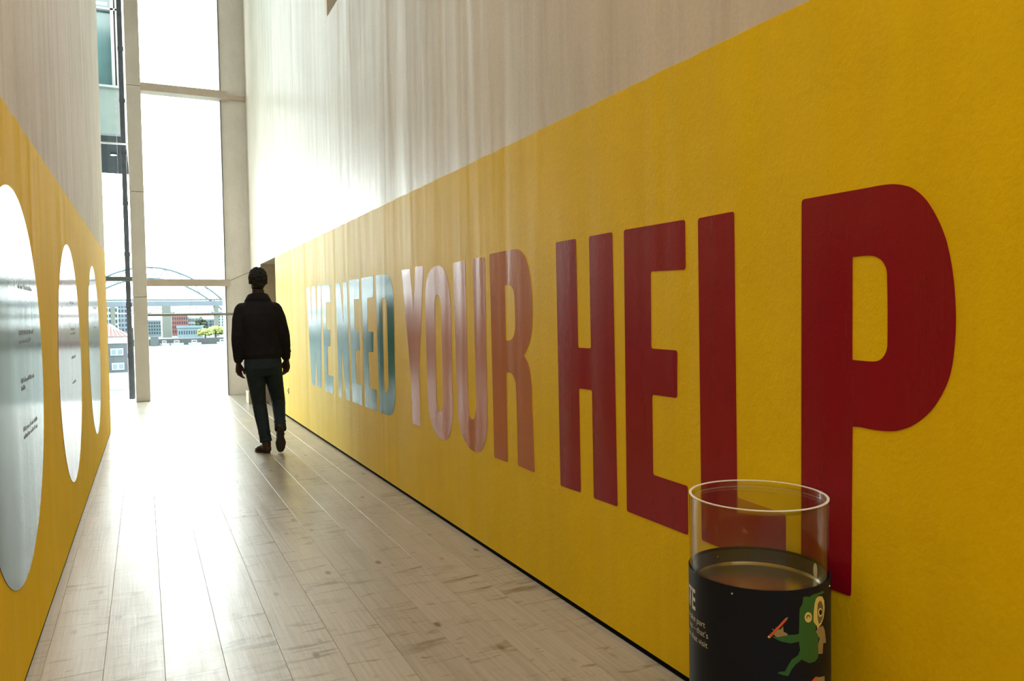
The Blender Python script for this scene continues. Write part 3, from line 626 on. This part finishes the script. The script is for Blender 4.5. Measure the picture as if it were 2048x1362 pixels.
# trim cap over the face
# jacket
bm = bmesh.new()
tube(bm, rel([(1.043, 7.8, .945), (1.043, 7.8, .975), (1.038, 7.8, 1.06), (1.032, 7.79, 1.17), (1.022, 7.785, 1.28), (1.018, 7.785, 1.36), (1.016, 7.79, 1.43), (1.013, 7.795, 1.475), (1.013, 7.80, 1.515)]),
     [(.178, .125), (.190, .135), (.192, .135), (.192, .133), (.198, .136), (.205, .132), (.186, .116), (.138, .095), (.090, .080)], 28)
tube(bm, rel([(1.014, 7.795, 1.47), (1.014, 7.80, 1.52), (1.014, 7.80, 1.54)]), [(.112, .09), (.098, .085), (.090, .084)], 20)
tube(bm, rel([(1.045, 7.8, .925), (1.045, 7.8, .985)]), [(.176, .124), (.182, .128)], 28)
for sh, el, wr, s in ((shL, elL, wrL, -1), (shR, elR, wrR, 1)):
    sh2 = (sh[0]-s*.015, sh[1], sh[2]+.005)
    limb(bm, rel([sh2, lerp(sh, el, .35), lerp(sh, el, .7), el]), [.074, .070, .062, .057], 16)
    limb(bm, rel([el, lerp(el, wr, .3), lerp(el, wr, .6), lerp(el, wr, .86)]), [.057, .056, .050, .046], 16)
    tube(bm, rel([lerp(el, wr, .80), lerp(el, wr, .96)]), [.043, .041], 16)
    for k in (.15, .45, .68): # sleeve creases
        p = lerp(el, wr, k); tube(bm, rel([(p[0]-.05, p[1]-.02, p[2]-.012), (p[0]+.05, p[1]-.02, p[2]+.012)]), [.014, .012], 8)
o = link('jacket', bm, M['jacket'], person, True); union(o, .007, 3)
# collar as its own folded band
bm = bmesh.new()
n = 36
R = []
for (a, b, z) in ((.128, .098, 1.470), (.126, .100, 1.492), (.098, .090, 1.545), (.086, .082, 1.548), (.082, .078, 1.50)):
    R.append([bm.verts.new(Vector((1.014+a*math.cos(2*PI*k/n), 7.798+b*math.sin(2*PI*k/n), z-.025*math.sin(2*PI*k/n)))-pv) for k in range(n)])
for A, B in zip(R, R[1:]+R[:1]):
    for k in range(n): bm.faces.new((A[k], A[(k+1) % n], B[(k+1) % n], B[k]))
link('collar', bm, M['jacket'], person, True)
# jeans
bm = bmesh.new()
tube(bm, rel([(1.045, 7.8, .965), (1.045, 7.8, .90), (1.048, 7.795, .84), (1.053, 7.80, .77)]), [(.165, .115), (.178, .128), (.178, .135), (.135, .10)], 24)
def L_(a, b, ts): return [lerp(a, b, t) for t in ts]
limb(bm, rel([(.958, 7.8, .86)] + L_(hipL, knL, (.3, .6, 1)) ), [(.092, .108), (.090, .10), (.080, .088), (.066, .070)], 18)
limb(bm, rel(L_(knL, anL, (0, .3, .6, .85))), [(.066, .070), (.066, .068), (.058, .060), (.055, .056)], 18)
limb(bm, rel([(1.135, 7.8, .86)] + L_(hipR, knR, (.3, .6, 1))), [(.092, .108), (.090, .10), (.080, .088), (.068, .072)], 18)
limb(bm, rel(L_(knR, anR, (0, .3, .6, .9))), [(.068, .072), (.062, .064), (.055, .058), (.053, .056)], 18)
for (kn, an, hp) in ((knL, anL, hipL), (knR, anR, hipR)):
    for t, r in ((.70, .061), (.80, .059), (.90, .060), (.12, .069), (.04, .070)):
        p = lerp(kn, an, t); q = lerp(kn, an, t+.035); tube(bm, rel([p, q]), [r-.006, r], 16); 
tube(bm, rel([lerp(knL, anL, .80), lerp(knL, anL, .97)]), [.056, .059], 16)
tube(bm, rel([lerp(knR, anR, .86), lerp(knR, anR, 1.0)]), [.055, .057], 16)
jeans_o = o = link('jeans', bm, M['jeans'], person, True); union(o, .0065, 2)
for s, x in ((-1, .975), (1, 1.118)):
    bm = bmesh.new()
    flat(bm, round_poly([(-.055, .06), (.055, .06), (.055, -.03), (0, -.07), (-.055, -.03)], .01), (), .006, lambda u, v, t: Vector((x+u, 7.668-t+.012*(u/.055)**2 - (v+.02)*.12, .875+v))-pv)
    bmesh.ops.subdivide_edges(bm, edges=bm.edges[:], cuts=3, use_grid_fill=True)
    pk = link('pocket', bm, M['jeans'], person)
    sw = pk.modifiers.new('wrap', 'SHRINKWRAP'); sw.target = jeans_o; sw.wrap_method = 'NEAREST_SURFACEPOINT'; sw.wrap_mode = 'ABOVE_SURFACE'; sw.offset = .003
# boots
def boot(an, toe, heel, up, wid):
    """an ankle, toe and heel points on the sole line, up = unit vector from sole to instep"""
    a, t, h, u = Vector(an)-pv, Vector(toe)-pv, Vector(heel)-pv, Vector(up).normalized()
    f = (t-h).normalized(); side = f.cross(u).normalized(); L = (t-h).length
    bm = bmesh.new()
    tube(bm, [h+u*.045+f*.005, h+u*.048+f*L*.2, h+u*.048+f*L*.45, h+u*.038+f*L*.7, h+u*.03+f*L*.92], [(.028, .032), (.036, .042), (.038, .040), (.044, .030), (.030, .018)], 16, ref=side)
    ball(bm, h+u*.04+f*.02, .032, 12, 8); ball(bm, t+u*.026-f*.03, .027, 12, 8)
    tube(bm, [h+u*.05+f*L*.22, h+u*.10+f*L*.2, a+(a-h).normalized()*.03], [(.040, .048), (.042, .046), (.045, .047)], 16, ref=side)
    o = link('boot', bm, M['boot'], person, True); union(o, .005, 3)
    bm = bmesh.new(); prof = []
    for k in range(28):
        an_ = 2*PI*k/28; c, s = math.cos(an_), math.sin(an_)
        x = L/2*c; w_ = wid*(1.0 if c > -.1 else .8)*(1-.12*max(0, -c)) * (.80 if -.35 < c < .15 else 1)
        prof.append((x, abs(s)**.75*math.copysign(1, s)*w_))
    mid = (t+h)/2
    A = [bm.verts.new(mid+f*x+side*y) for x, y in prof]; B = [bm.verts.new(mid+f*x+side*y+u*.016) for x, y in prof]
    for k in range(28): bm.faces.new((A[k], A[(k+1) % 28], B[(k+1) % 28], B[k]))
    bm.faces.new(A[::-1]); bm.faces.new(B); so = link('sole', bm, M['sole'], o)
    for k in range(3):
        bm = bmesh.new(); p = h+u*(.080-k*.012)+f*L*(.42+.12*k); tube(bm, [p-side*.026, p+u*.006, p+side*.026], [.0028]*3, 6); link('lace', bm, M['sole'], o)
    bm = bmesh.new(); p = h+u*.085+f*L*.38; tube(bm, [p, p+side*.045-u*.01, p+side*.05-u*.04], [.0025]*3, 6)
    link('lace', bm, M['sole'], o)
boot(anL, (.978, 7.945, .001), (1.075, 7.735, .001), (0, 0, 1), .046)
boot(anR, (1.182, 7.735, .004), (1.176, 7.655, .262), (0.02, .955, .30), .050)

# ------------------------------------------------------------------ outside: neighbouring wing, river, quays, bridges, houses
GZ = -9.0
M['w_fascia'] = plain('pale_green_grey_cladding', (.055, .068, .060), .6)
M['w_soffit'] = plain('dark_soffit', (.009, .011, .012), .8, spec=.1)
M['w_glass'] = plain('dark_green_glass', (.03, .055, .055), .15)
M['w_frame'] = plain('window_frame_grey', (.12, .125, .12), .5)
M['lamp'], t_, b_ = mat('lit_lamp_lens'); b_.inputs['Emission Color'].default_value = (1, 1, 1, 1); b_.inputs['Emission Strength'].default_value = 3
M['tube_light'], t_, b_ = mat('lit_fluorescent_tube'); b_.inputs['Emission Color'].default_value = (.6, .95, .9, 1); b_.inputs['Emission Strength'].default_value = 1.2
wing = empty('building_wing', (-2.4, 20, 5.2), 'grey green overhanging building wing seen high through the left glass', 'building')
wv = Vector((-2.4, 20, 5.2))
def part(name, d, m, par, org, bev=0):
    bm = bmesh.new(); box(bm, d[0]-org.x, d[1]-org.x, d[2]-org.y, d[3]-org.y, d[4]-org.z, d[5]-org.z, bev); return link(name, bm, m, par)
X1 = -.22
part('fascia', (-5, X1, 18, 18.2, 5.2, 6.15), M['w_fascia'], wing, wv)
part('soffit', (-5, X1, 18.2, 22.8, 5.2, 5.32), M['w_soffit'], wing, wv)
part('side_wall', (X1-.2, X1, 18.2, 22.8, 5.32, 12), M['w_fascia'], wing, wv)
part('roof', (-5, X1, 18, 22.8, 12, 12.2), M['w_fascia'], wing, wv)
part('upper_glazing', (-5, X1-.2, 18.22, 18.26, 6.15, 12), M['w_glass'], wing, wv)
part('ledge', (-5, X1, 17.95, 18.2, 6.15, 6.19), M['w_frame'], wing, wv)
part('window_frame', (-.43, -.37, 18.1, 18.2, 6.19, 12), M['w_frame'], wing, wv)
part('window_frame', (-.34, -.30, 18.1, 18.2, 6.19, 12), M['w_frame'], wing, wv)
part('window_frame', (-5, -.3, 18.1, 18.2, 7.78, 7.82), M['w_frame'], wing, wv)
part('ceiling_tube', (-1.1, -.48, 18.05, 18.1, 7.86, 7.90), M['tube_light'], wing, wv)
bm = bmesh.new(); tube(bm, [(0, 0, 0), (0, 0, -.05)], [.05, .07], 20); sl = link('spotlight', bm, M['w_soffit']); sl.location = (-.50, 20.0, 5.199)
tag(sl, 'round lamp lit under the dark soffit of the overhanging wing', 'lamp')
bm = bmesh.new(); tube(bm, [(0, 0, -.051), (0, 0, -.058)], [.065, .06], 20); link('lens', bm, M['lamp'], sl)

M['water'], t_, b_ = mat('grey_river_water'); b_.inputs['Base Color'].default_value = (.085, .10, .10, 1); b_.inputs['Roughness'].default_value = .6; b_.inputs['Specular IOR Level'].default_value = .15
bump(t_, b_, noise(t_, coords(t_), .35, 3), .4, .25)
bx('ground_river', (-600, 600, 16, 345, GZ-1, GZ), M['water'], kind='structure')
M['quay'] = plain('dark_quay_wall', (0.0133, 0.0171, 0.0190), .8, var=.2, scale=.2)
M['bank'] = plain('far_bank_paving', (0.0304, 0.0323, 0.0323), .8, scale=.1)
bx('ground_bank', (-700, 700, 345, 1400, GZ-1, GZ+2.2), M['bank'], kind='structure')
M['girder'] = plain('blue_grey_girder', (0.0342, 0.0494, 0.0646), .6, scale=.3)
M['lattice'] = plain('pale_bridge_steel', (0.1292, 0.1406, 0.1444), .6, scale=.3)
M['stone_pier'] = plain('sandstone_pier', (0.0456, 0.0532, 0.0456), .8, scale=.3)
M['brick'] = plain('red_brick_block', (.10, .036, .032), .8, scale=.3)
M['pale_b'] = plain('pale_render', (.13, .15, .155), .8, scale=.2)
M['blue_b'] = plain('blue_grey_render', (.055, .085, .10), .8, scale=.2)
M['wdark'] = plain('window_glass_far', (.010, .016, .022), .9)
M['roof'] = plain('red_clay_tiles', (0.0760, 0.0247, 0.0209), .8)
M['slate'] = plain('slate_blue_wall', (0.0209, 0.0285, 0.0323), .8)
M['w_wall'] = plain('white_house_wall', (0.1710, 0.1786, 0.1786), .8)
M['arch'] = plain('green_steel_arch', (0.0190, 0.0418, 0.0494), .6, scale=.3)
M['leaf'] = plain('spring_yellow_leaves', (.085, .10, .02), .8, scale=1.5, var=.4)
M['leafg'] = plain('green_leaves', (0.0152, 0.0304, 0.0152), .8, scale=1.5, var=.4)
M['bark'] = plain('bark', (0.0190, 0.0152, 0.0114), .9)

def bldg(name, x0, x1, y0, y1, z1, m, lab, rows=0, cols=0, wm='wdark', z0=GZ, roof=None, wz=None):
    org = Vector(((x0+x1)/2, (y0+y1)/2, z0)); e = empty(name, org, lab, 'building')
    part('wall', (x0, x1, y0, y1, z0, z1), m, e, org)
    if roof: part('roof', (x0-.4, x1+.4, y0-.4, y1+.4, z1, z1+roof), M['blue_b'], e, org)
    a, b = wz or (z0+1, z1-.6)
    for r in range(rows):
        for c in range(cols):
            cw = (x1-x0)/cols; ch = (b-a)/rows; cx_ = x0+cw*(c+.5); cz_ = a+ch*(r+.5)
            part('window', (cx_-cw*.28, cx_+cw*.28, y0-.08, y0+.01, cz_-ch*.3, cz_+ch*.3), M[wm], e, org)
    return e
bldg('riverside_office', 2.17, 8.02, 420, 432, 1.47, M['blue_b'], 'blue grey block with big windows beside the concrete column, across the river', 4, 5, 'wdark', GZ+2.2, None, None)
bldg('brick_block', 13.35, 20.93, 430, 444, 3.84, M['brick'], 'red brick block with a grid of windows across the river', 4, 7, 'wdark', GZ+2.2, None, None)
bldg('pale_block', 21.66, 27.81, 440, 454, 2.99, M['pale_b'], 'pale low block right of the red brick block', 3, 8, 'wdark', GZ+2.2, None, None)
bldg('pale_tower', 35.96, 45.47, 445, 459, 4.13, M['pale_b'], 'pale tall block across the river at the right edge of the glass', 6, 4, 'wdark', GZ+2.2, None, None)
bldg('stone_block', 29.98, 36.8, 462, 474, 1.55, M['blue_b'], 'grey blue block behind the small green tree', 4, 4, 'wdark', GZ+2.2, None, None)
bldg('flat_roof_pavilion', 14.11, 24.34, 375, 383, -2.42, M['blue_b'], 'long flat roofed pavilion on the far quay', 1, 10, 'wdark', GZ+2.2, 1.0, None)
bldg('kiosk', 2.45, 5.33, 336, 340, -5.11, M['slate'], 'dark blue kiosk at the far water edge near the column', 0, 0, 'wdark', GZ-.3, None, None)
bldg('hazy_terrace', -17.73, -11.06, 420, 432, 8.62, M['pale_b'], 'pale stepped terrace seen far left above the tiled roof', 5, 5, 'wdark', GZ+2.2, None, None)
bldg('hazy_block', -14.22, -6.91, 540, 552, 12.52, M['blue_b'], 'blue grey block far left behind the steel post', 6, 4, 'wdark', GZ+2.2, None, None)

hx0, hx1, hz_roof, hz_eave, hz_w, hz_b = -9.08, -2.28, 0.18, -1.02, -2.08, -6.46
org = Vector(((hx0+hx1)/2, 134, GZ)); house = empty('quay_house', org, 'white and slate house with a red tiled roof left of the steel post', 'building')
part('wall', (hx0, hx1, 130, 138, GZ, hz_b), M['w_wall'], house, org)
part('upper_wall', (hx0, hx1, 129.9, 138, hz_b, hz_w), M['slate'], house, org)
part('eave_wall', (hx0-.1, hx1+.1, 129.8, 138, hz_w, hz_eave), M['w_wall'], house, org)
rb = bmesh.new()
vs = [rb.verts.new(Vector(p)-org) for p in ((hx0-.3, 129.5, hz_eave), (hx1+.3, 129.5, hz_eave), (hx1+.3, 138.3, hz_eave), (hx0-.3, 138.3, hz_eave), (hx0+2, 134, hz_roof+.5), (hx1-2.2, 134, hz_roof+.5))]
for f in ((0, 1, 5, 4), (1, 2, 5), (2, 3, 4, 5), (3, 0, 4), (3, 2, 1, 0)): rb.faces.new([vs[i] for i in f])
link('roof', rb, M['roof'], house)
for k in range(14):
    a = Vector((hx1+.1-k*.62, 129.5, hz_eave+.06)); b = Vector((min(hx1+.1-k*.62, hx1-2.2), 133.9, hz_roof+.56))
    tb = bmesh.new(); tube(tb, [a-org, b-org], [.09, .09], 6); link('roof_rib', tb, M['w_wall'], house)
for (a, b, c, d) in [(-4.56, -2.82, -3.89, -2.83), (-4.43, -2.75, -6.08, -5.02), (-7.13, -5.42, -3.89, -2.83), (-7.13, -5.42, -6.08, -5.02)]:
    f = part('window', (a, b, 129.75, 129.9, c, d), M['w_wall'], house, org)
    g = bmesh.new(); 
    for k in range(2): box(g, a+.16+k*(b-a-.1)/2-org.x, a+(b-a)/2*(k+1)-.12-org.x, 129.70-org.y, 129.76-org.y, c+.16-org.z, d-.16-org.z)
    link('pane', g, M['blue_b'], f)
part('drainpipe', (hx1+.02, hx1+.22, 129.6, 129.8, GZ+1.2, hz_b), M['lattice'], house, org)


bz0, bz1, bzl = 7.92, 10.28, 4.38
org = Vector((0, 397, GZ)); gb = empty('girder_bridge', org, 'long blue grey girder bridge with pale arches crossing the river', 'bridge')
part('deck', (-260, 330, 395, 401, bz0, bz1), M['girder'], gb, org)
part('lower_chord', (-260, 330, 395.5, 400, bzl, bzl+.5), M['lattice'], gb, org)
AR = [(-5.88, 2.04), (2.46, 9.9), (12.05, 31.24), (33.05, 52.05)]
for a, b in AR:
    ab = bmesh.new(); pts = [(a+(b-a)*i/20, 395, bzl+.4+(bz0-bzl-1.0)*math.sin(PI*i/20)) for i in range(21)]
    tube(ab, [Vector(p)-org for p in pts], [.45]*21, 6); link('arch_rib', ab, M['lattice'], gb)
    n = max(5, int((b-a)/2.4)); hb = bmesh.new()
    for i in range(1, n):
        x = a+(b-a)*i/n; zt = bzl+.4+(bz0-bzl-1.0)*math.sin(PI*i/n); tube(hb, [Vector((x, 395.2, bzl+.3))-org, Vector((x, 395.2, zt))-org], [.16]*2, 6)
    link('hangers', hb, M['lattice'], gb, kind='stuff')
for a, b in [(9.9, 12.05), (8.19, 9.9), (-13.25, -11.62), (31.24, 33.05)]:
    part('pier', (a, b, 394.5, 402, GZ, bz0), M['stone_pier'], gb, org)


org = Vector((0, 505, GZ)); gr = empty('arch_bridge', org, 'green steel lattice arch bridge showing under the beam at right', 'bridge')
AX, AZ = 3.65, 32.65; BX, BZ = 46.29, 11.22
def az(x, off): return AZ - (AZ-BZ)*((x-AX)/(BX-AX))**2 - off
n = 26; lo = -1*(BX-AX); ax = [AX-(BX-AX)*1.0 + (BX-AX)*2.25*i/n for i in range(n+1)]
for nm, off in (('upper_chord', 0), ('lower_chord', 6.5)):
    tb = bmesh.new(); tube(tb, [Vector((x, 500, az(x, off)))-org for x in ax], [.6]*len(ax), 6); link(nm, tb, M['arch'], gr)
for i in range(n):
    tb = bmesh.new(); p, q = (ax[i], 0), (ax[i+1], 6.5)
    if i % 2: p, q = (ax[i], 6.5), (ax[i+1], 0)
    tube(tb, [Vector((p[0], 500, az(*p)))-org, Vector((q[0], 500, az(*q)))-org], [.28]*2, 5); link('brace', tb, M['arch'], gr)
part('deck', (-300, 300, 499, 508, 12.96, 13.85), M['arch'], gr, org)
part('pier', (BX+22, BX+34, 496, 510, GZ, BZ), M['stone_pier'], gr, org)
part('pier', (2*AX-BX-34, 2*AX-BX-22, 496, 510, GZ, BZ), M['stone_pier'], gr, org)


qw = bx('quay_wall', (-300, 300, 344, 344.9, GZ-.5, GZ+2.6), M['quay']); tag(qw, 'long dark quay wall along the far river bank', 'wall')
def boat(x, y, L, h, lab):
    e = empty('boat', (x, y, GZ), lab, 'boat', 'white boats moored at the far quay')
    b = bmesh.new()
    sec = [(-L/2, .5), (-L*.3, 1), (L*.2, 1), (L*.42, .6), (L/2, .05)]
    T_ = [b.verts.new((u, -1.3*k, h)) for u, k in sec] + [b.verts.new((u, 1.3*k, h)) for u, k in reversed(sec)]
    Bt = [b.verts.new((u*.9, -.9*k, -.3)) for u, k in sec] + [b.verts.new((u*.9, .9*k, -.3)) for u, k in reversed(sec)]
    for k in range(10): b.faces.new((T_[k], T_[(k+1) % 10], Bt[(k+1) % 10], Bt[k]))
    b.faces.new(T_); b.faces.new(Bt[::-1]); link('hull', b, M['w_wall'], e)
    b = bmesh.new(); box(b, -L*.25, L*.15, -.8, .8, h, h+1.1, .15); link('cabin', b, M['w_wall'], e)
    b = bmesh.new(); box(b, -L*.2, L*.1, -.84, -.79, h+.4, h+.85); link('cabin_window', b, M['wdark'], e)
for x, L, lab in ((7.64, 4, 'white boat moored at the far quay, nearest the dark kiosk'), (12.27, 5, 'longer white boat moored second from the dark kiosk'), (18.88, 5, 'white boat moored at the middle of the far quay'), (29.71, 5, 'white boat moored at the far quay near the glass edge')):
    boat(x, 338, L, .9, lab)
def tree(x, y, r, h, m, lab, z0=GZ+2.2):
    e = empty('tree', (x, y, z0), lab, 'tree'); b = bmesh.new(); tube(b, [(0, 0, 0), (.1, 0, h*.6)], [.35, .2], 8); link('trunk', b, M['bark'], e)
    b = bmesh.new(); rg = random.Random(int(x*10))
    for k in range(70):
        a = rg.uniform(0, 2*PI); u = rg.uniform(-.7, 1); q = math.sqrt(max(0, 1-u*u)); s = rg.uniform(.6, 1)
        ball(b, (r*q*s*math.cos(a), r*.7*q*s*math.sin(a), h*.62+h*.36*u*s), rg.uniform(.13, .24)*r, 7, 5)
    link('crown', b, m, e, True)
tree(23.7, 350, 3.1, 4.2, M['leaf'], 'low yellow green bush tree on the far quay, left of the pair', GZ+2.2)
tree(29.08, 366, 4.4, 4.8, M['leaf'], 'wider yellow green bush tree on the far quay, right of the pair', GZ+2.2)
tree(26.55, 420, 3.4, 9.5, M['leafg'], 'small dark green tree between the pale and grey blocks')
